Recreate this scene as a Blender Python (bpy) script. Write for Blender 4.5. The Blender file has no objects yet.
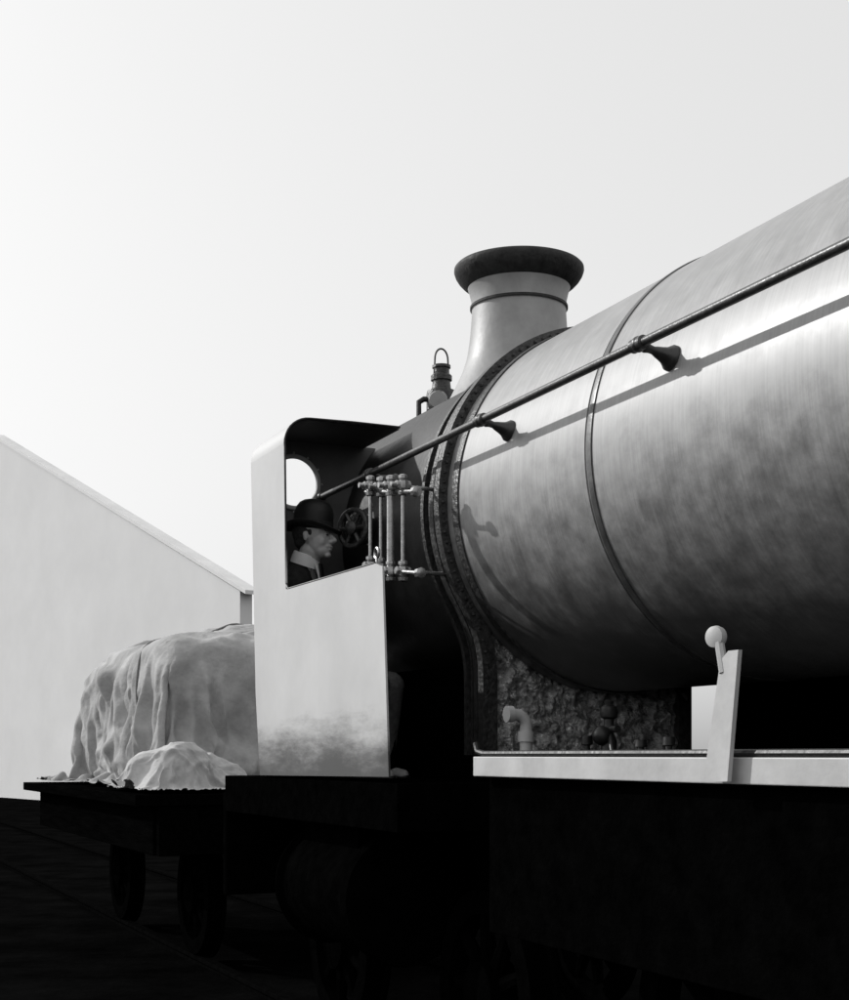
import bpy, bmesh, math, random
from mathutils import Vector, Matrix, noise
random.seed(4)
E=1.55
S=bpy.context.scene
COL=S.collection
ROT=math.radians(113.82)
UX=Vector((-0.404,0.915,0)); NX=Vector((-0.915,-0.404,0)); ORG=Vector((3.093,1.366,0))
def W(s,t,z): return ORG+UX*s+NX*t+Vector((0,0,z+E))
# ---------------------------------------------------------------- materials
def mat(name,base=0.3,rough=0.5,metal=0.0,nscale=6,amp=0.2,bump=0.1,bscale=60,coat=0.0,stretch=(1,1,1),
        dirt_shade=None,streak=0.0,spec=0.5,dirt_shade_scale=9,specks=0.0,dirt_shade_amp=0.8,dirt_shade_stretch=(1,1,1),crease=0.0):
    m=bpy.data.materials.new(name); m.use_nodes=True
    nt=m.node_tree; N=nt.nodes; L=nt.links; b=N["Principled BSDF"]
    tc=N.new("ShaderNodeTexCoord"); mp=N.new("ShaderNodeMapping"); mp.inputs["Scale"].default_value=stretch
    L.new(tc.outputs["Object"],mp.inputs["Vector"])
    n1=N.new("ShaderNodeTexNoise"); n1.inputs["Scale"].default_value=nscale; n1.inputs["Detail"].default_value=6
    n1.inputs["Roughness"].default_value=0.65
    L.new(mp.outputs[0],n1.inputs["Vector"])
    mr=N.new("ShaderNodeMapRange"); mr.inputs[1].default_value=0.3; mr.inputs[2].default_value=0.7
    mr.inputs[3].default_value=base*(1-amp); mr.inputs[4].default_value=min(1,base*(1+amp))
    L.new(n1.outputs[0],mr.inputs[0])
    val=mr.outputs[0]
    def times(v,o):
        mu=N.new("ShaderNodeMath"); mu.operation='MULTIPLY'; L.new(v,mu.inputs[0]); L.new(o,mu.inputs[1]); return mu.outputs[0]
    if streak>0:
        mp2=N.new("ShaderNodeMapping"); mp2.inputs["Scale"].default_value=(120,4,4); mp2.inputs["Rotation"].default_value=(0,0.25,0.1)
        L.new(tc.outputs["Object"],mp2.inputs["Vector"])
        n3=N.new("ShaderNodeTexNoise"); n3.inputs["Scale"].default_value=1.0; n3.inputs["Detail"].default_value=3
        L.new(mp2.outputs[0],n3.inputs["Vector"])
        r3=N.new("ShaderNodeMapRange"); r3.inputs[1].default_value=0.35; r3.inputs[2].default_value=0.65
        r3.inputs[3].default_value=1-streak; r3.inputs[4].default_value=1+streak
        L.new(n3.outputs[0],r3.inputs[0]); val=times(val,r3.outputs[0])
    if specks>0:
        n6=N.new("ShaderNodeTexNoise"); n6.inputs["Scale"].default_value=26; n6.inputs["Detail"].default_value=5; n6.inputs["Roughness"].default_value=0.75
        L.new(tc.outputs["Object"],n6.inputs["Vector"])
        r6=N.new("ShaderNodeMapRange"); r6.inputs[1].default_value=0.56; r6.inputs[2].default_value=0.68
        r6.inputs[3].default_value=1; r6.inputs[4].default_value=1+specks; L.new(n6.outputs[0],r6.inputs[0]); val=times(val,r6.outputs[0])
    if dirt_shade:  # height darkening: stain on the sheet, grime plus painted-in shade on the boiler
        z0,z1,dv=dirt_shade
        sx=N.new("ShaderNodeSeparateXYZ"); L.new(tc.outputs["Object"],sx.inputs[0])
        mp4=N.new("ShaderNodeMapping"); mp4.inputs["Scale"].default_value=dirt_shade_stretch; L.new(tc.outputs["Object"],mp4.inputs["Vector"])
        n4=N.new("ShaderNodeTexNoise"); n4.inputs["Scale"].default_value=dirt_shade_scale; n4.inputs["Detail"].default_value=9; n4.inputs["Roughness"].default_value=0.72
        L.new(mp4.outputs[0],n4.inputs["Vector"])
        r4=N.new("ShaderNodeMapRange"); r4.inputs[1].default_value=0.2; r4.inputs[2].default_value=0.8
        r4.inputs[3].default_value=-(z1-z0)*dirt_shade_amp; r4.inputs[4].default_value=(z1-z0)*dirt_shade_amp
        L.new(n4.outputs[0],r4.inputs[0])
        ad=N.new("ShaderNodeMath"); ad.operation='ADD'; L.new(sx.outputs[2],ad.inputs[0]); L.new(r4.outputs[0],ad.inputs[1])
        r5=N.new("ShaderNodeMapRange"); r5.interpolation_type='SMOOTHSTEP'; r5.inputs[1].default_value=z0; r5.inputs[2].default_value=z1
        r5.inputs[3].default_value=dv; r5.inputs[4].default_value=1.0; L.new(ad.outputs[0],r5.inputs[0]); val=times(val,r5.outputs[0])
    cc=N.new("ShaderNodeCombineColor")
    for i in range(3): L.new(val,cc.inputs[i])
    L.new(cc.outputs[0],b.inputs["Base Color"])
    rr=N.new("ShaderNodeMapRange"); rr.inputs[1].default_value=0.3; rr.inputs[2].default_value=0.7
    rr.inputs[3].default_value=rough*0.85; rr.inputs[4].default_value=min(1,rough*1.2)
    L.new(n1.outputs[0],rr.inputs[0]); L.new(rr.outputs[0],b.inputs["Roughness"])
    b.inputs["Metallic"].default_value=metal
    b.inputs["Specular IOR Level"].default_value=spec
    b.inputs["Coat Weight"].default_value=coat; b.inputs["Coat Roughness"].default_value=0.3
    if bump>0:
        n2=N.new("ShaderNodeTexNoise"); n2.inputs["Scale"].default_value=bscale; n2.inputs["Detail"].default_value=4
        L.new(mp.outputs[0],n2.inputs["Vector"])
        bp=N.new("ShaderNodeBump"); bp.inputs["Strength"].default_value=bump; bp.inputs["Distance"].default_value=0.02
        L.new(n2.outputs[0],bp.inputs["Height"]); L.new(bp.outputs[0],b.inputs["Normal"])
        if crease>0:
            vo=N.new("ShaderNodeTexNoise"); vo.noise_type='RIDGED_MULTIFRACTAL'; vo.inputs["Scale"].default_value=2.2; vo.inputs["Detail"].default_value=5; vo.inputs["Distortion"].default_value=0.5
            L.new(tc.outputs["Object"],vo.inputs["Vector"])
            b2=N.new("ShaderNodeBump"); b2.inputs["Strength"].default_value=crease; b2.inputs["Distance"].default_value=0.05
            L.new(vo.outputs[0],b2.inputs["Height"]); L.new(bp.outputs[0],b2.inputs["Normal"]); L.new(b2.outputs[0],b.inputs["Normal"])
    return m
M_boiler=mat("grey_boiler_paint",0.31,0.46,0.10,9,0.17,0.02,7,streak=0.08,dirt_shade=(E+0.40,E+1.10,0.28),dirt_shade_scale=4.5,dirt_shade_amp=0.40,coat=0.22)  # mottled grime plus underside shade painted into the lower boiler colour
M_chim=mat("grey_chimney_paint",0.33,0.5,0.1,4,0.25,0.06,30)
M_rim=mat("chimney_lip_iron",0.035,0.65,0.0,18,0.6,0.2,60,spec=0.3)
M_black=mat("black_engine_paint",0.016,0.42,0.0,8,0.5,0.15,40,spec=0.35)
M_smoke=mat("black_smokebox_paint",0.022,0.5,0.0,5,0.6,0.12,30,spec=0.4)
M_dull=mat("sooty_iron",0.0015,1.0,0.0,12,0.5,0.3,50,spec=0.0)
M_ring=mat("oily_flange_iron",0.045,0.40,0.2,40,0.7,0.3,70,spec=0.5)
M_strap=mat("boiler_strap_steel",0.10,0.32,0.5,12,0.4,0.05,60)
M_sheet=mat("light_grey_sheet_paint",0.56,0.5,0.0,2.2,0.10,0.02,7,dirt_shade=(E-0.06,E+0.20,0.09),dirt_shade_scale=7,dirt_shade_amp=0.5,dirt_shade_stretch=(0.3,1,1.2))
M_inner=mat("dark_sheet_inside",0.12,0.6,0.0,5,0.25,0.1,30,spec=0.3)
M_white=mat("pale_valance_paint",0.50,0.5,0.0,6,0.15,0.05,30)
M_steel=mat("bare_steel_rod",0.06,0.35,0.4,20,0.3,0.1,80)
M_brass=mat("dull_brass",0.36,0.28,0.75,30,0.3,0.05,80)
M_rough=mat("rough_casting",0.42,0.35,0.2,30,0.9,1.0,60,specks=1.6)
M_cloth=mat("tarpaulin_canvas",0.40,0.9,0.0,3,0.35,0.35,30,spec=0.2,crease=1.0)
M_cloth2=mat("folded_canvas",0.50,0.9,0.0,6,0.25,0.3,40,spec=0.2,crease=0.8)
M_rope=mat("rope_fibre",0.16,0.9,0.0,80,0.4,0.5,150)
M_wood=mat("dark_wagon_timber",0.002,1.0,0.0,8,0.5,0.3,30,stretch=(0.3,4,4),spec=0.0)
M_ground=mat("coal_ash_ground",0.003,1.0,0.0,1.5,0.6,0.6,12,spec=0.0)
M_rail=mat("rail_steel",0.003,0.9,0.0,20,0.4,0.1,60,spec=0.0)
M_wall=mat("pale_rendered_wall",0.76,0.95,0.0,0.3,0.07,0.05,3,spec=0.2)
M_roof=mat("pale_stone_coping",0.76,0.8,0.0,1,0.1,0.1,5)
M_suit=mat("dark_wool_suit",0.03,0.95,0.0,30,0.4,0.4,200,spec=0.2)
M_trous=mat("grey_wool_trousers",0.13,0.95,0.0,30,0.4,0.4,200,spec=0.2)
M_felt=mat("black_felt",0.010,0.55,0.0,30,0.3,0.1,200,spec=0.4)
M_skin=mat("skin",0.50,0.5,0.0,14,0.15,0.1,60)
M_shirt=mat("white_collar_linen",0.9,0.8,0.0,30,0.05,0.1,100)
M_hair=mat("dark_hair",0.03,0.6,0.0,60,0.4,0.6,150)
M_glass=mat("lamp_glass",0.25,0.1,0.2,10,0.1,0,10)
# ---------------------------------------------------------------- helpers
def link(o,parent=None):
    COL.objects.link(o)
    if parent: o.parent=parent
    return o
def empty(name,loc,rotz,label,cat):
    o=bpy.data.objects.new(name,None); o.location=loc; o.rotation_euler=(0,0,rotz); o.empty_display_size=0.3
    COL.objects.link(o)
    if label: o["label"]=label; o["category"]=cat
    return o
def finish(name,bm,mt,parent=None,smooth=True,angle=40,zo=0.0):
    if zo: bmesh.ops.translate(bm,verts=bm.verts,vec=(0,0,zo))
    bmesh.ops.recalc_face_normals(bm,faces=bm.faces)
    me=bpy.data.meshes.new(name); bm.to_mesh(me); bm.free()
    if smooth:
        for p in me.polygons: p.use_smooth=True
        me.set_sharp_from_angle(angle=math.radians(angle))
    if mt: me.materials.append(mt)
    return link(bpy.data.objects.new(name,me),parent)
def frame_for(d):
    d=d.normalized(); a=Vector((0,0,1)) if abs(d.z)<0.9 else Vector((1,0,0))
    x=d.cross(a).normalized(); y=d.cross(x).normalized(); return x,y
def add_lathe(bm,prof,origin,axis,seg=48,caps=True):
    axis=Vector(axis).normalized(); x,y=frame_for(axis); origin=Vector(origin)
    rings=[]
    for r,h in prof:
        rings.append([bm.verts.new(origin+axis*h+(x*math.cos(2*math.pi*i/seg)+y*math.sin(2*math.pi*i/seg))*max(r,1e-4)) for i in range(seg)])
    for a,b in zip(rings,rings[1:]):
        for i in range(seg): bm.faces.new((a[i],a[(i+1)%seg],b[(i+1)%seg],b[i]))
    if caps:
        bm.faces.new(rings[0]); bm.faces.new(rings[-1][::-1])
def add_tube(bm,pts,r,seg=12):
    pts=[Vector(p) for p in pts]; rings=[]
    n=len(pts); rr=r if isinstance(r,(list,tuple)) else [r]*n
    d0=(pts[1]-pts[0]).normalized(); x,y=frame_for(d0)
    for i,p in enumerate(pts):
        if i==0: d=pts[1]-pts[0]
        elif i==n-1: d=pts[-1]-pts[-2]
        else: d=(pts[i+1]-p).normalized()+(p-pts[i-1]).normalized()
        d.normalize()
        x=(x-d*x.dot(d)).normalized(); y=d.cross(x)
        rings.append([bm.verts.new(p+(x*math.cos(2*math.pi*k/seg)+y*math.sin(2*math.pi*k/seg))*rr[i]) for k in range(seg)])
    for a,b in zip(rings,rings[1:]):
        for i in range(seg): bm.faces.new((a[i],a[(i+1)%seg],b[(i+1)%seg],b[i]))
    bm.faces.new(rings[0]); bm.faces.new(rings[-1][::-1])
def add_ball(bm,c,r,sc=(1,1,1),u=16,v=10):
    res=bmesh.ops.create_uvsphere(bm,u_segments=u,v_segments=v,radius=r)
    for vv in res['verts']: vv.co=Vector((vv.co.x*sc[0],vv.co.y*sc[1],vv.co.z*sc[2]))+Vector(c)
def add_box(bm,lo,hi,bev=0.0):
    res=bmesh.ops.create_cube(bm,size=1)
    for v in res['verts']:
        v.co=Vector([lo[i]+(v.co[i]+0.5)*(hi[i]-lo[i]) for i in range(3)])
    if bev>0:
        es=list({e for v in res['verts'] for e in v.link_edges})
        bmesh.ops.bevel(bm,geom=es,offset=bev,segments=2,affect='EDGES',profile=0.5)
def add_poly_prism(bm,pts,off):
    a=[bm.verts.new(Vector(p)) for p in pts]; b=[bm.verts.new(Vector(p)+Vector(off)) for p in pts]
    bm.faces.new(a); bm.faces.new(b[::-1]); n=len(pts)
    for i in range(n): bm.faces.new((a[i],b[i],b[(i+1)%n],a[(i+1)%n]))

# ---------------------------------------------------------------- draped canvas by cloth simulation (done first)
def drape(name,size,res,solid_fn,start_z,frames,seed,stiff=2.0,wave=0.05,fold=0.02,fs=1.0):
    bm=bmesh.new(); solid_fn(bm); bmesh.ops.recalc_face_normals(bm,faces=bm.faces)
    me=bpy.data.meshes.new("c"); bm.to_mesh(me); bm.free()
    col=bpy.data.objects.new("c",me); COL.objects.link(col)
    col.modifiers.new("col",'COLLISION'); col.collision.thickness_outer=0.012; col.collision.cloth_friction=35
    bm=bmesh.new(); bmesh.ops.create_cube(bm,size=1)
    for v in bm.verts: v.co=Vector((v.co.x*9,v.co.y*9,v.co.z*0.2-0.1))
    me2=bpy.data.meshes.new("d"); bm.to_mesh(me2); bm.free()
    dk=bpy.data.objects.new("d",me2); COL.objects.link(dk)
    dk.modifiers.new("col",'COLLISION'); dk.collision.thickness_outer=0.012; dk.collision.cloth_friction=50
    bm=bmesh.new(); nx=res; ny=int(res*size[1]/size[0])
    g=[]
    for i in range(nx+1):
        r=[]
        for j in range(ny+1):
            x=(i/nx-0.5)*size[0]; y=(j/ny-0.5)*size[1]
            z=start_z+wave*(1.0+noise.noise(Vector((x*2.2+seed,y*2.2,seed)))+1.2*noise.noise(Vector((x*5+seed,y*5,seed))))
            r.append(bm.verts.new((x,y,z)))
        g.append(r)
    for i in range(nx):
        for j in range(ny): bm.faces.new((g[i][j],g[i+1][j],g[i+1][j+1],g[i][j+1]))
    me3=bpy.data.meshes.new(name); bm.to_mesh(me3); bm.free()
    o=bpy.data.objects.new(name,me3); COL.objects.link(o)
    c=o.modifiers.new("cl",'CLOTH'); s=c.settings; s.quality=5; s.mass=0.35
    s.tension_stiffness=18; s.compression_stiffness=18; s.shear_stiffness=8; s.bending_stiffness=stiff; s.air_damping=1.5
    c.collision_settings.distance_min=0.012; c.collision_settings.use_self_collision=False; c.collision_settings.collision_quality=2
    c.point_cache.frame_start=1; c.point_cache.frame_end=frames+1
    for f in range(1,frames+1): S.frame_set(f)
    dg=bpy.context.evaluated_depsgraph_get()
    nm=bpy.data.meshes.new_from_object(o.evaluated_get(dg)); nm.name=name
    for ob in (o,col,dk): bpy.data.objects.remove(ob)
    S.frame_set(1)
    nr=[v.normal.copy() for v in nm.vertices]; sd=Vector((seed,seed*1.7,-seed))
    for v,n_ in zip(nm.vertices,nr):
        p=v.co*fs
        wob=Vector((noise.noise(p*1.1+sd),noise.noise(p*1.1-sd),0))*0.6
        q=p+wob
        d1=q.x*0.75+q.y*0.45+q.z*0.8; d2=q.x*-0.5+q.y*0.8-q.z*0.65
        r1=1-min(1,abs(noise.noise(Vector((d1*2.6,d2*0.6,seed))))*7)
        r2=1-min(1,abs(noise.noise(Vector((d1*0.7,d2*2.9,seed+5))))*7)
        off=fold*(r1*1.0+r2*0.9+noise.noise(p*2.0+sd)*1.6)
        k=min(1,max(0,(v.co.z-0.02)/0.12))
        v.co+=n_*off*k*(1 if n_.z>-0.2 else 0)
    return nm
def trim(me,c,rz):
    """cut away cloth that would lie beyond the wagon deck"""
    bm=bmesh.new(); bm.from_mesh(me); R=Matrix.Rotation(rz,3,'Z'); dead=[]
    for v in bm.verts:
        p=R@v.co; s_,t_=p.x+c[0],p.y+c[1]
        if v.co.z<0.07 and (t_>1.40 or t_<-1.40 or s_<8.72 or s_>13.18): dead.append(v)
    bmesh.ops.delete(bm,geom=dead,context='VERTS'); bm.to_mesh(me); bm.free()
def pile(bm):
    def bale(cx,cy,hx,hy,h,rz,sd):
        res=bmesh.ops.create_uvsphere(bm,u_segments=40,v_segments=26,radius=1)
        m=Matrix.Rotation(rz,3,'Z')
        for v in res['verts']:
            q=v.co.normalized(); p=6.0
            mm=(abs(q.x)**p+abs(q.y)**p+abs(q.z)**p)**(-1/p); q=q*mm
            zz=(q.z+1)/2
            v.co=m@Vector((q.x*hx,q.y*hy,zz*(h+0.05*noise.noise(Vector((q.x*2,q.y*2,sd))))))+Vector((cx,cy,0))
    bale(-0.75,0.45,0.52,0.48,1.04,0.06,1); bale(-0.70,-0.45,0.50,0.46,1.12,-0.1,2)
    bale(0.30,0.42,0.55,0.52,1.06,-0.05,3); bale(0.30,-0.45,0.5,0.46,1.14,0.1,4)
    bale(1.10,0.42,0.38,0.52,1.0,0.12,5); bale(1.10,-0.45,0.36,0.42,1.0,0,6)
    bale(-0.3,0.1,0.25,0.4,1.16,0.5,7)
def lump(bm):
    for (x,y,hx,hy,h,rz) in ((-0.08,0.08,0.14,0.34,0.30,0.5),(0.10,-0.20,0.12,0.28,0.22,-0.3),(0.0,0.26,0.16,0.16,0.24,0)):
        res=bmesh.ops.create_icosphere(bm,subdivisions=3,radius=1); m=Matrix.Rotation(rz,3,'Z')
        for v in res['verts']: v.co=m@Vector((v.co.x*hx,v.co.y*hy,0))+Vector((x,y,max(v.co.z,0)*h))
M_load=drape("covered_load",(4.7,4.0),130,pile,1.20,40,3.3,stiff=0.3,wave=0.12,fold=0.020,fs=0.85)
M_bund=drape("canvas_bundle",(1.2,1.6),80,lump,0.34,26,7.7,stiff=0.05,wave=0.10,fold=0.020,fs=2.4)
C_load=(10.95,0.10,-0.240); C_bund=(9.22,1.0,-0.238)
trim(M_load,C_load,0.0); trim(M_bund,C_bund,0.3)

# ---------------------------------------------------------------- LOCOMOTIVE
D=3.38; H=1.08; R=0.8
loco=empty("steam_locomotive",(ORG.x,ORG.y,0),ROT,"grey steam locomotive with flared chimney and sheet metal shelter","locomotive")
bm=bmesh.new()
prof=[(0.3,0.0),(R,0.02)]
s=0.2
while s<4.40: prof.append((R,s)); s+=0.2
prof+=[(R,4.437),(R-0.012,4.439),(R-0.012,4.447),(R,4.449)]
s=4.6
while s<5.5: prof.append((R,s)); s+=0.2
prof+=[(R,5.5),(R,5.62)]
add_lathe(bm,prof,(0,0,H),(1,0,0),160)
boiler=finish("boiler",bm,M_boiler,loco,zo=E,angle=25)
def band(name,s0,w,h,mt,par):
    bm=bmesh.new()
    pr=[(R-0.01,s0),(R+h,s0+0.002),(R+h+0.001,s0+w/2),(R+h,s0+w-0.002),(R-0.01,s0+w)]
    add_lathe(bm,pr,(0,0,H),(1,0,0),160,caps=False)
    return finish(name,bm,mt,par,zo=E,angle=25)
band("boiler_band",4.395,0.034,0.005,M_strap,boiler)
bm=bmesh.new()
pr=[(R-0.02,5.60)]
s=5.8
while s<7.5: pr.append((R-0.02,s)); s+=0.2
pr+=[(R-0.02,7.55),(R-0.03,7.575),(R-0.06,7.58),(0.62,7.58),(0.6,7.62),(0.4,7.70),(0.1,7.74),(0.02,7.745)]
add_lathe(bm,pr,(0,0,H),(1,0,0),128)
smokebox=finish("smokebox",bm,M_smoke,loco,zo=E,angle=30)
def outline(r,tl,tr):
    a0=math.radians(-30)
    P0=Vector((r*math.cos(a0),H+r*math.sin(a0))); P1=P0+Vector((-abs(math.sin(a0)),-math.cos(a0)))*0.22; P2=Vector((tl,0.42)); P3=Vector((tl,0.20))
    leg=[]
    for i in range(17):
        u=i/16; q=(1-u)**3*P0+3*(1-u)**2*u*P1+3*(1-u)*u*u*P2+u**3*P3; leg.append((q.x,q.y))
    pts=[(tl,0.0),(tl,0.1)]+leg[::-1]
    a1=math.pi+math.acos(min(1,tr/r)); n=90
    for i in range(1,n+1):
        a=a0+(a1-a0)*i/n; pts.append((r*math.cos(a),H+r*math.sin(a)))
    zj=H+r*math.sin(a1)
    for i in range(5,-1,-1): pts.append((-tr,zj*i/6))
    return pts
def sweep_flange(name,s0,s1,r,tl,tr,th,mt,par,rivets=False):
    o=outline(r,tl,tr); i_=outline(r-th,tl-th,tr-th)
    n=min(len(o),len(i_)); bm=bmesh.new()
    rows=[]
    for k in range(n):
        rows.append([bm.verts.new((s0,o[k][0],o[k][1])),bm.verts.new((s1,o[k][0],o[k][1])),
                     bm.verts.new((s1,i_[k][0],i_[k][1])),bm.verts.new((s0,i_[k][0],i_[k][1]))])
    for a,b in zip(rows,rows[1:]):
        for j in range(4): bm.faces.new((a[j],a[(j+1)%4],b[(j+1)%4],b[j]))
    bm.faces.new(rows[0]); bm.faces.new(rows[-1][::-1])
    if rivets:
        for i in range(3,len(o)-8):
            if i<17 and i%2: continue
            res=bmesh.ops.create_icosphere(bm,subdivisions=1,radius=0.009)
            c=((o[i][0]*0.7+i_[i][0]*0.3),(o[i][1]*0.7+i_[i][1]*0.3))
            for v in res['verts']: v.co+=Vector((s0-0.001,c[0],c[1]))
    return finish(name,bm,mt,par,zo=E,angle=30)
sweep_flange("flange",5.605,5.655,0.842,0.63,0.44,0.07,M_ring,smokebox,True)
sweep_flange("flange",5.70,5.735,0.826,0.612,0.43,0.06,M_ring,smokebox)
sweep_flange("flange",5.775,5.79,0.806,0.60,0.42,0.06,M_ring,smokebox)
sweep_flange("flange",5.83,5.86,0.814,0.60,0.42,0.06,M_ring,smokebox)
bm=bmesh.new()
pr=[(R-0.01,5.49),(R+0.007,5.492),(R+0.010,5.52),(R+0.007,5.548),(R-0.01,5.55)]
add_lathe(bm,pr,(0,0,H),(1,0,0),160,caps=False)
finish("joint_strip",bm,M_ring,boiler,zo=E,angle=25)
bm=bmesh.new()
nx,ny=110,60
def sad(t,z):
    v=noise.fractal(Vector((t*13,z*13,3)),0.9,2.0,6)*0.04
    return (5.64+v,t,z)
g=[[bm.verts.new(sad(-0.42+1.0*i/nx,-0.03+0.6*j/ny)) for j in range(ny+1)] for i in range(nx+1)]
for i in range(nx):
    for j in range(ny): bm.faces.new((g[i][j],g[i+1][j],g[i+1][j+1],g[i][j+1]))
finish("saddle_face",bm,M_rough,smokebox,zo=E)
bm=bmesh.new(); add_box(bm,(5.72,-0.42,-0.20),(7.2,0.545,0.42),0.01)
finish("saddle",bm,M_dull,smokebox,zo=E,smooth=False)
def PX(x,y,w):
    Y=1582*w/(x+215.0); s_=(Y-0.404*w)/0.915; return s_,(755-y)*Y/1447.0
bm=bmesh.new()
s_,z_=PX(525,716,2.62); t_=D-2.62
add_tube(bm,[(s_,t_,-0.02),(s_,t_,z_-0.035),(s_,t_+0.008,z_-0.012),(s_,t_+0.03,z_+0.003),(s_,t_+0.075,z_+0.006)],0.024,14)
add_tube(bm,[(s_,t_,z_-0.10),(s_,t_,z_-0.06)],0.031,14)
add_tube(bm,[(s_,t_+0.06,z_+0.006),(s_,t_+0.085,z_+0.006)],0.032,14)
finish("elbow_pipe",bm,M_white,loco,zo=E)
bm=bmesh.new()
s_,z_=PX(608,712,2.75); t_=D-2.75
add_tube(bm,[(s_,t_,-0.02),(s_,t_,0.05),(s_,t_,0.08),(s_,t_,z_)],[0.03,0.03,0.018,0.02],12)
add_lathe(bm,[(0.015,-0.03),(0.03,-0.02),(0.034,0),(0.03,0.018),(0.016,0.026),(0.018,0.04),(0.008,0.045)],(s_,t_,z_),(0,0,1),12)
add_ball(bm,(s_,t_+0.03,0.07),0.036)
add_tube(bm,[(s_-0.06,t_,z_*0.6),(s_+0.06,t_,z_*0.6)],0.014,10)
add_tube(bm,[(s_,t_,z_*0.6),(s_-0.08,t_+0.03,0.0)],0.012,10)
finish("drain_cock",bm,M_black,loco,zo=E)
for xx,yy in ((586,736),(640,740),(668,737)):
    bm=bmesh.new(); s_,z_=PX(xx,yy,2.72); t_=D-2.72
    add_tube(bm,[(s_,t_,-0.02),(s_,t_,z_*0.5),(s_,t_,z_*0.55),(s_,t_,z_)],[0.012,0.012,0.022,0.02],10)
    finish("oil_cup",bm,M_black,loco,zo=E)
# chimney
bm=bmesh.new()
pr=[(0.46,1.58),(0.40,1.70),(0.35,1.79),(0.315,1.86),(0.287,1.92),(0.264,1.99),(0.250,2.07),(0.242,2.15),(0.238,2.21),(0.237,2.24)]
pr+=[(0.243,2.243),(0.243,2.257),(0.238,2.26),(0.241,2.29),(0.249,2.325),(0.258,2.35),(0.262,2.36)]
add_lathe(bm,pr,(6.48,0,0),(0,0,1),72,caps=False)
chim=finish("chimney",bm,M_chim,loco,zo=E,angle=50)
bm=bmesh.new()
pr=[(0.243,2.242),(0.2465,2.244),(0.2465,2.256),(0.243,2.258)]
add_lathe(bm,pr,(6.48,0,0),(0,0,1),72,caps=False)
finish("chimney_band",bm,M_rim,chim,zo=E,angle=50)
bm=bmesh.new()
pr=[(0.255,2.348),(0.268,2.356),(0.288,2.372),(0.307,2.392),(0.320,2.413),(0.327,2.434),(0.326,2.448),(0.317,2.457),(0.300,2.461),(0.27,2.457),(0.25,2.44),(0.235,2.35),(0.23,2.0)]
add_lathe(bm,pr,(6.48,0,0),(0,0,1),72,caps=False)
finish("chimney_lip",bm,M_rim,chim,zo=E,angle=50)
# handrail
th=math.radians(14); rt=0.93*math.cos(th); rz=H+0.93*math.sin(th)
bm=bmesh.new(); add_tube(bm,[(0.3,rt,rz)]+[(x*0.5,rt,rz) for x in range(1,14)]+[(6.90,rt,rz)],0.0155,16)
add_ball(bm,(6.90,rt,rz),0.024)
rail=finish("handrail",bm,M_steel,loco,zo=E)
bm=bmesh.new()
d=Vector((0,math.cos(th),math.sin(th))); c=Vector((0,0,0))
add_ball(bm,c,0.026)
add_lathe(bm,[(0.016,-0.015),(0.019,-0.025),(0.014,-0.04),(0.013,-0.055),(0.018,-0.07),(0.022,-0.085),(0.027,-0.10),(0.035,-0.112),(0.042,-0.12),(0.043,-0.13),(0.03,-0.14)],c,d,24)
add_lathe(bm,[(0.017,-0.035),(0.023,-0.03),(0.023,0.03),(0.017,0.035)],c,(1,0,0),20)
st=finish("stanchion",bm,M_steel,rail); st.location=(3.93,rt,rz+E)
for sv in (5.07,6.25,2.79,1.65):
    o=st.copy(); o.parent=rail; o.location=(sv,rt,rz+E); COL.objects.link(o)
# shelter
TS=1.25
shel=empty("shelter",(0,0,0),0,None,None); shel.parent=loco
th_=0.008
lower=[(6.83,-0.10),(6.90,0.3),(6.98,1.46),(6.455,1.46),(6.425,0.772),(6.40,0.77),(5.315,0.758),(5.235,0.735),(5.17,-0.085)]
bm=bmesh.new()
add_poly_prism(bm,[(a,TS,b) for a,b in lower],(0,-th_,0))
prof=[]; pin=[]
for i in range(0,13):
    a=math.radians(90*i/12); prof.append((TS-0.13+0.13*math.cos(a),1.46+0.13*math.sin(a)))
    pin.append((TS-0.13+0.122*math.cos(a),1.46+0.122*math.sin(a)))
prof+=[(0.95,1.592),(0.80,1.592),(0.66,1.59)]
pin+=[(0.95,1.584),(0.80,1.584),(0.66,1.582)]
rows=[]
for (a,b),(c_,d_) in zip(prof,pin):
    rows.append([bm.verts.new((6.98,a,b)),bm.verts.new((6.455,a,b)),bm.verts.new((6.455,c_,d_)),bm.verts.new((6.98,c_,d_))])
for a,b in zip(rows,rows[1:]):
    for j in range(4): bm.faces.new((a[j],a[(j+1)%4],b[(j+1)%4],b[j]))
bm.faces.new(rows[-1])
side=finish("side_sheet",bm,M_sheet,shel,zo=E,angle=35)
bm=bmesh.new()
rows=[]
pin2=[(TS-0.0115,1.30)]+[(TS-0.13+(a-(TS-0.13))*0.97,1.46+(b-1.46)*0.97) for a,b in pin[:13]]+[(0.95,1.579),(0.80,1.579),(0.66,1.577)]
for a,b in pin2: rows.append([bm.verts.new((6.97,a,b)),bm.verts.new((6.46,a,b))])
for a,b in zip(rows,rows[1:]): bm.faces.new((a[0],a[1],b[1],b[0]))
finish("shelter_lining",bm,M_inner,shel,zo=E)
bm=bmesh.new()
pts=[(5.32,TS-0.004,0.76),(6.40,TS-0.004,0.772),(6.432,TS-0.004,0.80),(6.452,TS-0.004,1.44)]+[(6.457,TS-0.13+0.126*math.cos(math.radians(a)),1.46+0.126*math.sin(math.radians(a))) for a in range(0,91,10)]+[(6.457,0.9,1.589),(6.457,0.66,1.587)]
add_tube(bm,pts,0.0055,8)
finish("edge_bead",bm,M_smoke,side,zo=E)
bm=bmesh.new()
SP=6.93; wc=(D-2.338,1.372); wr=0.122
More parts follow.
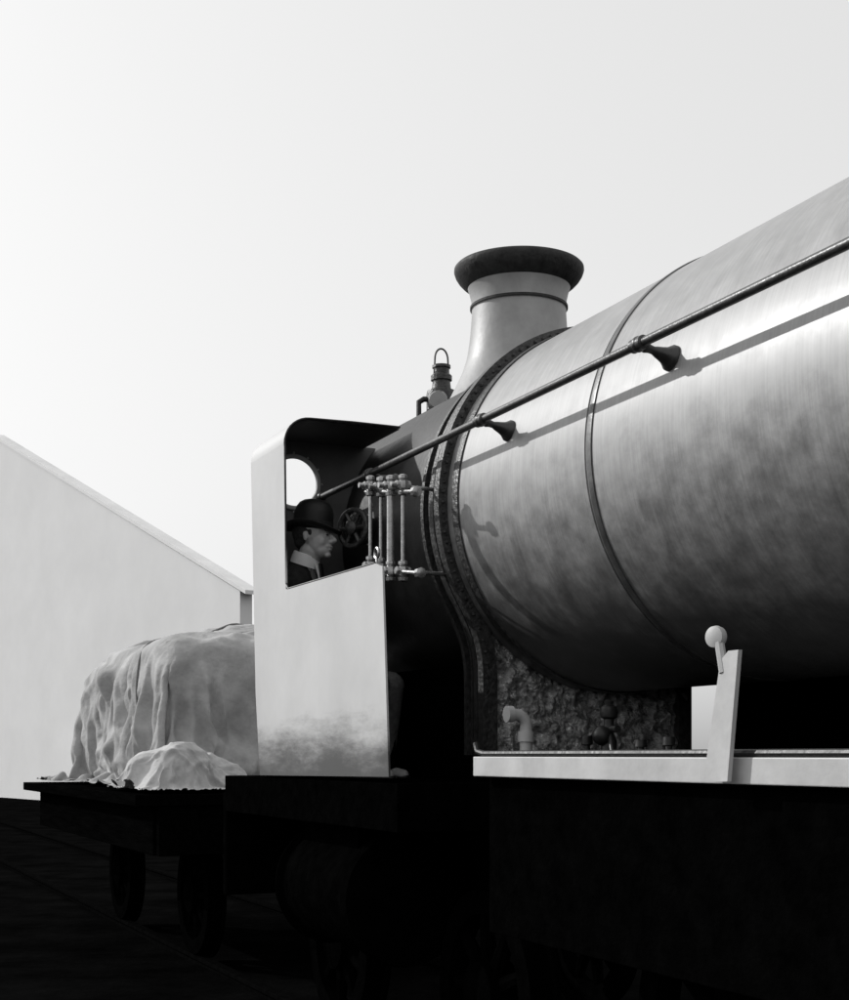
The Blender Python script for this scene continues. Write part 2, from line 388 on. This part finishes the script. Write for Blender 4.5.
outer=[(TS-0.01,0.0),(TS-0.01,0.8),(TS-0.01,1.2),(TS-0.01,1.45),(TS-0.05,1.54),(TS-0.13,1.58),(1.04,1.582),(0.9,1.582),(0.72,1.582),(0.55,1.582),(0.55,1.4),(0.55,1.2),(0.6,0.8),(0.6,0.3),(0.6,0.0),(0.9,0.0)]
def ray_hit(ang):
    dx,dz=math.cos(ang),math.sin(ang); best=None
    for k in range(len(outer)):
        x1,z1=outer[k]; x2,z2=outer[(k+1)%len(outer)]
        ex,ez=x2-x1,z2-z1; den=dx*ez-dz*ex
        if abs(den)<1e-9: continue
        tt=((x1-wc[0])*ez-(z1-wc[1])*ex)/den; uu=((x1-wc[0])*dz-(z1-wc[1])*dx)/den
        if tt>0 and -1e-6<=uu<=1+1e-6 and (best is None or tt<best): best=tt
    return best
rows=[]
for k in range(96):
    a=2*math.pi*k/96; h=ray_hit(a) or 0.13
    h=max(h,wr+0.002)
    rows.append([bm.verts.new((SP,wc[0]+wr*math.cos(a),wc[1]+wr*math.sin(a))),bm.verts.new((SP,wc[0]+h*math.cos(a),wc[1]+h*math.sin(a))),
                 bm.verts.new((SP+0.006,wc[0]+h*math.cos(a),wc[1]+h*math.sin(a))),bm.verts.new((SP+0.006,wc[0]+wr*math.cos(a),wc[1]+wr*math.sin(a)))])
for k in range(96):
    a=rows[k]; b=rows[(k+1)%96]
    for j in range(4): bm.faces.new((a[j],a[(j+1)%4],b[(j+1)%4],b[j]))
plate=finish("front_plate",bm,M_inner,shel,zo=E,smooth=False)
bm=bmesh.new()
add_tube(bm,[(SP-0.008,wc[0]+(wr+0.008)*math.cos(2*math.pi*k/48),wc[1]+(wr+0.008)*math.sin(2*math.pi*k/48)) for k in range(49)],0.012,8)
for k in range(12):
    a=2*math.pi*k/12; add_ball(bm,(SP-0.004,wc[0]+(wr+0.027)*math.cos(a),wc[1]+(wr+0.027)*math.sin(a)),0.006,u=8,v=6)
finish("window_rim",bm,M_white,plate,zo=E)
bm=bmesh.new(); add_box(bm,(5.12,-1.22,-0.30),(7.5,1.235,-0.11),0.004)
finish("footplate",bm,M_dull,loco,zo=E,smooth=False)
bm=bmesh.new(); add_box(bm,(6.50,0.66,-0.109),(6.90,1.20,0.155),0.01)
finish("seat_box",bm,M_dull,shel,zo=E,smooth=False)
gg=empty("indicator_gear",(0,0,0),0,None,None); gg.parent=loco
for bx,y0,y1,w,rad,tob in ((369.5,486,566,2.36,0.008,0),(380,487,568,2.39,0.008,0),(389.5,486,571,2.36,0.016,1),(402,485,571,2.39,0.009,0)):
    s_,zt_=PX(bx,y0,w); s2,zb_=PX(bx,y1,w); t_=D-w
    bm=bmesh.new()
    add_tube(bm,[(s_,t_,zb_),(s_,t_,zt_)],rad,12)
    for z in (zt_,zb_):
        add_lathe(bm,[(0.012,-0.045),(0.021,-0.042),(0.023,-0.028),(0.014,-0.024),(0.025,-0.016),(0.027,0.0),(0.025,0.016),(0.014,0.022),(0.021,0.028),(0.021,0.04),(0.010,0.046)],(s_,t_,z),(0,0,1),8)
        add_lathe(bm,[(0.014,-0.035),(0.019,-0.03),(0.019,0.03),(0.014,0.035)],(s_,t_,z),(0,1,0),8)
    if tob:
        add_tube(bm,[(s_,t_,zt_),(s_,0.74,zt_)],0.009,8)
        add_tube(bm,[(s_,t_,zb_),(s_,0.74,zb_)],0.009,8)
    add_tube(bm,[(s_,t_+0.02,zt_),(s_,t_+0.055,zt_)],0.012,8)
    finish("gauge_pipe",bm,M_brass,gg,zo=E)
bm=bmesh.new()
s1,z1=PX(365,492,2.38); s2,z2=PX(415,489,2.38); t_=1.0
add_tube(bm,[(s1,t_,z1),(s2,t_,z2-0.01)],0.009,8)
add_lathe(bm,[(0.01,-0.02),(0.022,-0.015),(0.022,0.015),(0.01,0.02)],(s2,t_,z2-0.01),(1,0,0),8)
finish("connecting_pipe",bm,M_brass,gg,zo=E)
bm=bmesh.new()
s1,z1=PX(367,569,2.38); s2,z2=PX(419,573,2.38)
add_tube(bm,[(s1,t_,z1),(s2,t_,z2)],0.009,8)
add_lathe(bm,[(0.01,-0.02),(0.022,-0.015),(0.022,0.015),(0.01,0.02)],(s2,t_,z2),(1,0,0),8)
add_ball(bm,(s1,t_,z1),0.018)
finish("connecting_pipe",bm,M_brass,gg,zo=E)
bm=bmesh.new()
s1,z1=PX(376,553,2.33)
add_tube(bm,[(s1,1.05,z1-0.08)]+[(s1+0.022*math.sin(k*math.pi/6),1.05,z1-0.022*math.cos(k*math.pi/6)) for k in range(12)],0.007,8)
finish("ring_handle",bm,M_brass,gg,zo=E)
bm=bmesh.new()
s_,z_=PX(352,528,2.50); t_=D-2.50; ax=Vector((-0.45,0.9,0)).normalized(); xx,yy=frame_for(ax); c=Vector((s_,t_,z_))
add_tube(bm,[c+(xx*math.cos(2*math.pi*k/24)+yy*math.sin(2*math.pi*k/24))*0.088 for k in range(25)],0.013,8)
for k in range(6):
    a=2*math.pi*k/6; add_tube(bm,[c,c+(xx*math.cos(a)+yy*math.sin(a))*0.086],0.011,6)
add_lathe(bm,[(0.03,-0.03),(0.034,0.02),(0.015,0.035)],c,ax,14)
add_lathe(bm,[(0.07,-0.09),(0.085,-0.035),(0.07,-0.025)],c,ax,20)
add_tube(bm,[c,c-ax*0.12],0.02,8)
finish("hand_wheel",bm,M_ring,loco,zo=E)
# running board
bm=bmesh.new(); add_box(bm,(-0.3,-1.2,-0.028),(4.40,TS-0.02,-0.006),0.003); 
board=finish("running_board",bm,M_black,loco,zo=E,smooth=False)
bm=bmesh.new(); add_box(bm,(-0.3,TS-0.018,-0.072),(4.42,TS,-0.006),0.003)
finish("valance",bm,M_white,board,zo=E,smooth=False)
bm=bmesh.new(); add_tube(bm,[(-0.3,TS-0.012,0.004),(4.36,TS-0.012,0.004),(4.41,TS-0.012,0.012),(4.425,TS-0.012,0.04)],0.010,8)
finish("board_edging",bm,M_black,board,zo=E)
bm=bmesh.new(); add_box(bm,(-0.3,0.55,-0.6),(4.398,TS-0.05,-0.03),0.004)
finish("side_tank_skirt",bm,M_dull,board,zo=E,smooth=False)
bm=bmesh.new(); add_box(bm,(-0.3,-0.66,-0.03),(5.62,-0.60,0.75),0.004)
finish("far_side_plate",bm,M_dull,loco,zo=E,smooth=False)
bm=bmesh.new()
sA,zA=PX(704,781,2.10); sB,zB=PX(718,657,2.10)
add_poly_prism(bm,[(sA,TS+0.035,zA),(sA-0.10,TS+0.035,zA),(sB-0.085,TS+0.035,zB+0.012),(sB-0.045,TS+0.035,zB+0.012),(sB-0.012,TS+0.035,zB-0.01)],(0,-0.012,0))
finish("lever_plate",bm,M_white,loco,zo=E,smooth=False)
bm=bmesh.new(); s_,z_=PX(715,637,2.10)
add_lathe(bm,[(0.012,-0.014),(0.026,-0.010),(0.028,0.0),(0.026,0.010),(0.012,0.014)],(s_,TS+0.03,z_),(-0.3,1,0),24)
add_tube(bm,[(s_-0.010,TS+0.028,z_-0.01),(s_-0.03,TS+0.028,z_-0.09)],0.012,8)
finish("lever_knob",bm,M_white,loco,zo=E)
for tt in (0.60,-0.62):
    bm=bmesh.new(); add_box(bm,(-0.3,tt-0.03,-0.62),(7.4,tt,-0.04),0.003)
    finish("main_frame",bm,M_dull,loco,zo=E,smooth=False)
def wheel_mesh(r,nsp):
    bm=bmesh.new()
    add_lathe(bm,[(r-0.10,-0.05),(r,-0.055),(r+0.0,0.045),(r-0.08,0.05),(r-0.10,0.045),(r-0.10,-0.05)],(0,0,0),(0,1,0),64,caps=False)
    add_lathe(bm,[(r+0.03,-0.075),(r+0.03,-0.055),(r-0.05,-0.05),(r-0.05,-0.075),(r+0.03,-0.075)],(0,0,0),(0,1,0),64,caps=False)
    add_lathe(bm,[(0.13,-0.07),(0.13,0.07),(0.08,0.09)],(0,0,0),(0,1,0),24)
    for k in range(nsp):
        a=2*math.pi*k/nsp; add_tube(bm,[(0.1*math.cos(a),0,0.1*math.sin(a)),((r-0.08)*math.cos(a),0,(r-0.08)*math.sin(a))],[0.04,0.026],8)
    return bm
r1=0.52
w0=finish("driving_wheel",wheel_mesh(r1,12),M_dull,loco); w0.location=(3.6,0.74,0.16+r1)
for sv,tt in ((2.3,0.74),(1.0,0.74),(3.6,-0.74),(2.3,-0.74),(1.0,-0.74)):
    o=w0.copy(); o.parent=loco; o.location=(sv,tt,0.16+r1)
    if tt<0: o.rotation_euler=(0,0,math.pi)
    COL.objects.link(o)
r2=0.42
w1=finish("leading_wheel",wheel_mesh(r2,9),M_dull,loco); w1.location=(5.3,0.74,0.16+r2)
for sv,tt in ((7.0,0.74),(5.3,-0.74),(7.0,-0.74)):
    o=w1.copy(); o.parent=loco; o.location=(sv,tt,0.16+r2)
    if tt<0: o.rotation_euler=(0,0,math.pi)
    COL.objects.link(o)
bm=bmesh.new(); add_lathe(bm,[(0.05,-0.52),(0.2,-0.5),(0.29,-0.48),(0.30,-0.44),(0.27,-0.43),(0.27,0.43),(0.30,0.44),(0.29,0.48),(0.2,0.5),(0.05,0.52)],(6.2,0.93,-0.62),(1,0,0),40)
add_box(bm,(5.9,0.6,-0.5),(6.6,1.1,-0.301),0.01)
finish("cylinder",bm,M_dull,loco,zo=E,angle=35)
bm=bmesh.new(); add_box(bm,(1.0,0.86,-0.92),(3.7,0.90,-0.84),0.01); 
finish("coupling_rod",bm,M_dull,loco,zo=E,smooth=False)
bm=bmesh.new(); add_box(bm,(7.5,-1.25,-0.75),(7.56,1.23,-0.2),0.01)
finish("buffer_beam",bm,M_dull,loco,zo=E,smooth=False)

# ---------------------------------------------------------------- lamp
lp=empty("headlamp",W(7.42,0.0,H+R-0.02),ROT,"small dark oil lamp with wire handle on smokebox top","lamp")
bm=bmesh.new()
add_lathe(bm,[(0.095,0.0),(0.1,0.01),(0.1,0.02),(0.062,0.05),(0.06,0.07),(0.085,0.08),(0.085,0.17),(0.08,0.19),(0.055,0.20),(0.05,0.245),(0.06,0.25),(0.06,0.275),(0.045,0.29),(0.045,0.315),(0.052,0.32),(0.052,0.335),(0.0,0.345)],(0,0,0),(0,0,1),24)
finish("lamp_body",bm,M_ring,lp,angle=35)
bm=bmesh.new()
add_lathe(bm,[(0.0,0.06),(0.05,0.065),(0.055,0.09),(0.045,0.105),(0.0,0.107)],(0,0,0.12),(-0.8,0.6,0),20)
finish("lamp_lens",bm,M_glass,lp,angle=35)
bm=bmesh.new()
pts=[(0.0,-0.05,0.19)]+[(0.0,-0.04*math.cos(math.pi*k/12),0.37+0.06*math.sin(math.pi*k/12)) for k in range(13)]+[(0,0.05,0.19)]
add_tube(bm,pts,0.0055,8)
finish("lamp_handle",bm,M_steel,lp)
bm=bmesh.new(); add_tube(bm,[(0.02,0.13,-0.03),(0.02,0.13,0.12),(0.02,0.10,0.14),(0.0,0.05,0.14)],0.016,8)
finish("lamp_bracket",bm,M_black,lp)

# ---------------------------------------------------------------- PERSON
def caps(bm,p0,p1,r0,r1,seg=16):
    p0=Vector(p0);p1=Vector(p1);d=p1-p0;L=d.length
    pr=[]
    for k in range(0,7):
        a=math.pi/2*k/6; pr.append((r0*math.sin(a),-r0*math.cos(a)))
    for k in range(0,7):
        a=math.pi/2*k/6; pr.append((r1*math.cos(a),L+r1*math.sin(a)))
    add_lathe(bm,pr,p0,d,seg)
def ell(bm,c,r,rot=0.0):
    res=bmesh.ops.create_uvsphere(bm,u_segments=20,v_segments=14,radius=1)
    m=Matrix.Rotation(rot,3,'Y')
    for v in res['verts']: v.co=m@Vector((v.co.x*r[0],v.co.y*r[1],v.co.z*r[2]))+Vector(c)
def blob(name,bm,mt,parent,voxel,smooth=4):
    bmesh.ops.recalc_face_normals(bm,faces=bm.faces)
    me=bpy.data.meshes.new(name+"_tmp"); bm.to_mesh(me); bm.free()
    o=bpy.data.objects.new("tmp",me); COL.objects.link(o)
    r=o.modifiers.new("r",'REMESH'); r.mode='VOXEL'; r.voxel_size=voxel; r.use_smooth_shade=True
    sm=o.modifiers.new("s",'SMOOTH'); sm.iterations=smooth; sm.factor=0.5
    dg=bpy.context.evaluated_depsgraph_get(); dg.update()
    nm=bpy.data.meshes.new_from_object(o.evaluated_get(dg)); nm.name=name
    bpy.data.objects.remove(o); nm.materials.clear(); nm.materials.append(mt)
    for p in nm.polygons: p.use_smooth=True
    ob=bpy.data.objects.new(name,nm); COL.objects.link(ob)
    if parent: ob.parent=parent
    return ob
bm=bmesh.new()
hx,hz=0.075,1.225
ell(bm,(hx-0.010,0,hz+0.035),(0.098,0.076,0.097))
ell(bm,(hx+0.022,0,hz-0.015),(0.066,0.060,0.088))
ell(bm,(hx+0.030,0,hz-0.060),(0.054,0.048,0.042),0.3)
ell(bm,(hx+0.068,0,hz-0.090),(0.017,0.022,0.016))
ell(bm,(hx+0.064,0,hz+0.024),(0.028,0.048,0.017))
caps(bm,(hx+0.084,0,hz+0.012),(hx+0.106,0,hz-0.022),0.008,0.012,12)
caps(bm,(hx+0.106,0,hz-0.022),(hx+0.088,0,hz-0.034),0.011,0.010,12)
ell(bm,(hx+0.090,0.011,hz-0.030),(0.011,0.008,0.008)); ell(bm,(hx+0.090,-0.011,hz-0.030),(0.011,0.008,0.008))
ell(bm,(hx+0.074,0,hz-0.050),(0.016,0.030,0.016))
ell(bm,(hx+0.085,0,hz-0.053),(0.009,0.020,0.006)); ell(bm,(hx+0.081,0,hz-0.066),(0.010,0.018,0.0065))
ell(bm,(hx+0.045,0.038,hz-0.022),(0.030,0.020,0.032)); ell(bm,(hx+0.045,-0.038,hz-0.022),(0.030,0.020,0.032))
for sg in (1,-1):
    ell(bm,(hx-0.016,0.073*sg,hz-0.004),(0.013,0.008,0.025),-0.2)
    ell(bm,(hx+0.072,0.027*sg,hz+0.003),(0.011,0.013,0.009))
YS={1:0.20,-1:-0.070}; YH={1:0.15,-1:0.0}; YK={1:0.17,-1:-0.02}
caps(bm,(hx-0.02,0,hz-0.07),(0.0,0.03,1.04),0.055,0.062)
caps(bm,(-0.01,0.13,0.99),(-0.01,0.0,0.99),0.075,0.072)
caps(bm,(-0.01,0.065,0.95),(-0.03,0.07,0.50),0.11,0.11)
for sg in (1,-1):
    ys=YS[sg]
    caps(bm,(-0.01,ys,0.98),(0.03,ys,0.70),0.042,0.036)
    yw=0.07+0.075*sg
    caps(bm,(0.03,ys,0.70),(0.22,yw,0.62),0.035,0.026)
    caps(bm,(0.22,yw,0.62),(0.27,yw,0.612),0.028,0.032)
    caps(bm,(0.25,yw-0.018*sg,0.612),(0.30,yw-0.02*sg,0.610),0.02,0.018); caps(bm,(0.25,yw+0.018*sg,0.612),(0.30,yw+0.02*sg,0.608),0.02,0.018)
    for k,(yo,ln) in enumerate(((-0.030,0.075),(-0.010,0.085),(0.010,0.08),(0.028,0.062))):
        a=(0.30,yw+yo*sg,0.610); b=(0.30+ln*0.55,yw+yo*sg,0.607); c2=(0.30+ln*0.95,yw+yo*sg,0.588)
        caps(bm,a,b,0.0095,0.0085,10); caps(bm,b,c2,0.0085,0.007,10)
    caps(bm,(0.25,yw-0.025*sg,0.615),(0.29,yw-0.052*sg,0.605),0.012,0.010,10); caps(bm,(0.29,yw-0.052*sg,0.605),(0.315,yw-0.055*sg,0.594),0.010,0.008,10)
    caps(bm,(-0.02,YH[sg],0.48),(0.38,YK[sg],0.50),0.070,0.055)
    caps(bm,(0.38,YK[sg],0.50),(0.34,YK[sg],0.12),0.052,0.036)
    caps(bm,(0.34,YK[sg],0.09),(0.47,YK[sg],0.07),0.038,0.028)
person=blob("person",bm,M_skin,None,0.0035,4)
person["label"]="seated man in black bowler hat, dark suit and white collar"; person["category"]="person"
pw=W(6.685,1.088,0); person.location=(pw.x,pw.y,E-0.2+0.032); person.rotation_euler=(0,0,math.radians(-20))
bm=bmesh.new()
caps(bm,(-0.01,0.14,1.015),(-0.012,-0.03,1.015),0.083,0.078); caps(bm,(0.0,0.01,1.080),(-0.01,0.05,0.98),0.068,0.09)
caps(bm,(-0.01,0.09,0.95),(-0.03,0.09,0.50),0.12,0.12); caps(bm,(-0.01,0.03,0.95),(-0.03,0.03,0.50),0.105,0.105)
for sg in (1,-1):
    ys=YS[sg]; yw=0.07+0.075*sg
    caps(bm,(-0.01,ys,1.005),(0.03,ys,0.70),0.056,0.048); caps(bm,(0.03,ys,0.70),(0.21,yw,0.625),0.048,0.040)
jk=blob("jacket",bm,M_suit,person,0.008,6)
for sg in (1,-1):
    bm=bmesh.new()
    add_poly_prism(bm,[(0.055,0.02+0.03*sg,1.08),(0.068,0.02+0.055*sg,1.045),(0.098,0.03+0.055*sg,0.95),(0.106,0.03+0.015*sg,0.84),(0.095,0.02+0.008*sg,0.96)],(0.012,0.0,0.004))
    finish("lapel",bm,M_trous,jk,smooth=False)
bm=bmesh.new()
for sg in (1,-1):
    caps(bm,(-0.02,YH[sg],0.48),(0.40,YK[sg],0.505),0.078,0.072); caps(bm,(0.40,YK[sg],0.50),(0.36,YK[sg],0.10),0.070,0.055)
ell(bm,(-0.02,0.07,0.50),(0.11,0.11,0.11))
blob("trousers",bm,M_trous,person,0.009,6)
for sg in (1,-1):
    bm=bmesh.new()
    caps(bm,(0.32,YK[sg],0.05),(0.48,YK[sg],0.04),0.045,0.036)
    add_box(bm,(0.28,YK[sg]-0.04,0.0),(0.50,YK[sg]+0.04,0.02),0.005)
    blob("shoe",bm,M_black,person,0.007,3)
bm=bmesh.new()
add_lathe(bm,[(0.071,-0.03),(0.071,0.0),(0.068,0.026),(0.064,0.028),(0.064,-0.03)],(0.024,0.008,1.118),(0.35,0,1),32,caps=False)
add_poly_prism(bm,[(0.086,0.035,1.095),(0.103,0.01,0.98),(0.086,-0.025,1.095)],(0.010,0,0))
finish("collar",bm,M_shirt,person)
bm=bmesh.new(); add_poly_prism(bm,[(0.098,0.020,1.095),(0.114,0.028,0.98),(0.114,-0.01,0.98),(0.098,-0.008,1.095)],(0.01,0,0))
finish("necktie",bm,M_felt,person)
bm=bmesh.new()
ell(bm,(hx-0.028,0,hz+0.030),(0.088,0.0785,0.085)); ell(bm,(hx-0.060,0,hz-0.018),(0.042,0.060,0.045))
for sg in (1,-1): ell(bm,(hx+0.008,0.064*sg,hz+0.018),(0.012,0.011,0.022))
blob("hair",bm,M_hair,person,0.006,2)
for sg in (1,-1):
    bm=bmesh.new(); ell(bm,(hx+0.078,0.027*sg,hz+0.002),(0.0065,0.011,0.0045)); finish("eye",bm,M_hair,person)
    bm=bmesh.new(); caps(bm,(hx+0.090,0.014*sg,hz+0.022),(hx+0.074,0.046*sg,hz+0.024),0.0045,0.0035,8); finish("eyebrow",bm,M_hair,person)
bm=bmesh.new()
prf=[(0.0,0.148),(0.03,0.147),(0.055,0.141),(0.076,0.128),(0.091,0.106),(0.099,0.078),(0.100,0.045),(0.100,0.012),(0.103,0.004),(0.120,0.0),(0.135,0.003),(0.144,0.010),(0.148,0.019),(0.145,0.022),(0.139,0.017),(0.130,0.008),(0.115,0.005),(0.10,0.0085),(0.093,0.0),(0.088,0.0),(0.085,0.06),(0.05,0.12),(0,0.13)]
add_lathe(bm,prf,(0,0,0),(0,0,1),48,caps=False)
for v in bm.verts:
    r_=math.hypot(v.co.x,v.co.y)
    v.co.y*=0.84
    if r_>0.1: v.co.z+= -0.9*(v.co.x**2)+1.0*(v.co.y**2)
hat=finish("bowler_hat",bm,M_felt,person,angle=60)
hat.location=(hx-0.012,0,hz+0.036); hat.rotation_euler=(0,math.radians(6),0)
bm=bmesh.new(); add_lathe(bm,[(0.1015,0.010),(0.1018,0.04),(0.100,0.041)],(0,0,0),(0,0,1),48,caps=False)
for v in bm.verts: v.co.y*=0.84
finish("hat_band",bm,M_suit,hat)

# ---------------------------------------------------------------- wagon + loads
wag=empty("flat_wagon",(ORG.x,ORG.y,0),ROT,"dark timber flat wagon standing on the same track","wagon")
bm=bmesh.new(); add_box(bm,(8.7,-1.45,-0.31),(13.2,1.45,-0.242),0.004)
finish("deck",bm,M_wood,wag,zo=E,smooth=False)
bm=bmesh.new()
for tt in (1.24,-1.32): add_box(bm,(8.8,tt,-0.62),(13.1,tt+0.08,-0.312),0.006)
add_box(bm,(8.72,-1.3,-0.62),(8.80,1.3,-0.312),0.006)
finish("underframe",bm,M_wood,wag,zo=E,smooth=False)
w2=finish("wheel",wheel_mesh(0.42,8),M_dull,wag); w2.location=(9.9,0.74,0.16+0.42)
for sv,tt in ((12.3,0.74),(9.9,-0.74),(12.3,-0.74)):
    o=w2.copy(); o.parent=wag; o.location=(sv,tt,0.58); COL.objects.link(o)
def put(me,name,mt,c,label,rz=0):
    for p in me.polygons: p.use_smooth=True
    me.materials.clear(); me.materials.append(mt)
    o=bpy.data.objects.new(name,me); COL.objects.link(o)
    o.location=W(*c); o.rotation_euler=(0,0,ROT+rz); o["label"]=label; o["category"]="tarpaulin"
    m=o.modifiers.new("sub",'SUBSURF'); m.levels=1; m.render_levels=1
    return o
load=put(M_load,"covered_load",M_cloth,C_load,"bulky wagon load under pale creased tarpaulin tied with rope")
bund=put(M_bund,"canvas_bundle",M_cloth2,C_bund,"folded pale canvas bundle lying on wagon deck",0.3)
from mathutils.bvhtree import BVHTree
bv=BVHTree.FromPolygons([v.co.copy() for v in M_load.vertices],[tuple(p.vertices) for p in M_load.polygons])
for k,(x0,lean) in enumerate(((-0.35,-0.35),)):
    pts=[]
    for i in range(81):
        a=math.radians(4+172*i/80); dirv=Vector((0,math.cos(a),math.sin(a)))
        o_=Vector((x0+lean*math.cos(a),0,0.10)); far=o_+dirv*3
        hit=bv.ray_cast(far,-dirv,3.0)
        if hit[0] is not None: pts.append(hit[0]+dirv*0.006)
    for _ in range(2): pts=[pts[0]]+[(pts[i-1]+pts[i]*2+pts[i+1])/4 for i in range(1,len(pts)-1)]+[pts[-1]]
    bm=bmesh.new(); add_tube(bm,pts,0.008,6); finish("rope",bm,M_rope,load)

# ---------------------------------------------------------------- background shed: gabled screen wall with flat body behind
X0=(247-424.5)/1447*36
shed=empty("shed",(X0,36,0),math.atan2(0.8,-0.6),"pale rendered shed with gabled front wall","building")
zc=(755-590)/1447*36+E; sl=0.40; half=17.5
bm=bmesh.new()
add_poly_prism(bm,[(0.35,0,0),(2*half-0.35,0,0),(2*half-0.35,0,zc),(half,0,zc+sl*half-0.12),(0.35,0,zc)],(0,-0.35,0))
finish("front_wall",bm,M_wall,shed,smooth=False)
bm=bmesh.new()
add_poly_prism(bm,[(0,0.05,zc),(half,0.05,zc+sl*half),(half,0.05,zc+sl*half-0.1),(0,0.05,zc-0.1)],(0,-0.45,0))
add_poly_prism(bm,[(2*half,0.05,zc),(half+0.001,0.05,zc+sl*half),(half+0.001,0.05,zc+sl*half-0.1),(2*half,0.05,zc-0.1)],(0,-0.45,0))
finish("coping",bm,M_roof,shed,smooth=False)
cA,sA_=math.cos(-math.atan2(0.8,-0.6)),math.sin(-math.atan2(0.8,-0.6))
dw=Vector((-0.16,1.0,0))*9; dl=Vector((dw.x*cA-dw.y*sA_,dw.x*sA_+dw.y*cA,0))
bm=bmesh.new()
add_poly_prism(bm,[(0.9,-0.36,0),(2*half-1,-0.36,0),(2*half-1,-0.36,zc-0.3),(0.9,-0.36,zc-0.3)],dl)
finish("rear_body",bm,M_wall,shed,smooth=False)

# ---------------------------------------------------------------- ground and track
bm=bmesh.new()
ext=[-400,-200,-100,-50]+[-30+k*1.5 for k in range(41)]+[50,100,200,400]
g=[[bm.verts.new((x,y+20,0.03*noise.noise(Vector((x*0.4,y*0.4,0))) if abs(x)<31 and abs(y)<31 else 0)) for y in ext] for x in ext]
for i in range(len(ext)-1):
    for j in range(len(ext)-1): bm.faces.new((g[i][j],g[i+1][j],g[i+1][j+1],g[i][j+1]))
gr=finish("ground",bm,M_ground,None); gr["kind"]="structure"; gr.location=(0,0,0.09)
tr=empty("railway_track",(ORG.x,ORG.y,0),ROT,"railway track of dark steel rails bedded in coal ash","track"); 
for tt in (0.75,-0.75):
    bm=bmesh.new(); add_box(bm,(-8,tt-0.035,0.13),(40,tt+0.035,0.158),0.004); add_box(bm,(-8,tt-0.008,0.04),(40,tt+0.008,0.129)); add_box(bm,(-8,tt-0.06,0.021),(40,tt+0.06,0.04))
    finish("rail",bm,M_rail,tr,smooth=False)

# ---------------------------------------------------------------- light
trav=Vector((1.40,-0.694,-0.82)).normalized()
sun=bpy.data.lights.new("sun",'SUN'); sun.energy=2.4; sun.angle=math.radians(0.8); sun.color=(1,0.995,0.985)
so=bpy.data.objects.new("sun",sun); so.rotation_euler=trav.to_track_quat('-Z','Y').to_euler(); so.location=(-5,5,8); COL.objects.link(so)
el=math.asin(-trav.z); az=math.atan2(-trav.x,-trav.y)
wd=bpy.data.worlds.new("World"); S.world=wd; wd.use_nodes=True
nt=wd.node_tree; N=nt.nodes; L=nt.links; bg=N["Background"]
sky=N.new("ShaderNodeTexSky"); sky.sky_type='NISHITA'; sky.sun_disc=False; sky.sun_elevation=el; sky.sun_rotation=az
sky.dust_density=6; sky.air_density=1.0; sky.ozone_density=0.5
bw=N.new("ShaderNodeRGBToBW"); L.new(sky.outputs[0],bw.inputs[0])
pwn=N.new("ShaderNodeMath"); pwn.operation='POWER'; pwn.inputs[1].default_value=0.22; L.new(bw.outputs[0],pwn.inputs[0])
ml=N.new("ShaderNodeMath"); ml.operation='MULTIPLY'; ml.inputs[1].default_value=6.6; L.new(pwn.outputs[0],ml.inputs[0])
L.new(ml.outputs[0],bg.inputs["Color"]); bg.inputs["Strength"].default_value=0.1
# ---------------------------------------------------------------- camera
cam=bpy.data.cameras.new("camera"); co=bpy.data.objects.new("camera",cam); COL.objects.link(co); S.camera=co
co.location=(0,0,E); co.rotation_euler=(math.radians(90),0,0)
cam.sensor_fit='HORIZONTAL'; cam.sensor_width=36
cam.lens=1447/849*36; cam.shift_y=255/849; cam.shift_x=0
cam.clip_start=0.05; cam.clip_end=2000
S.view_settings.view_transform='Standard'; S.view_settings.look='None'; S.view_settings.exposure=0
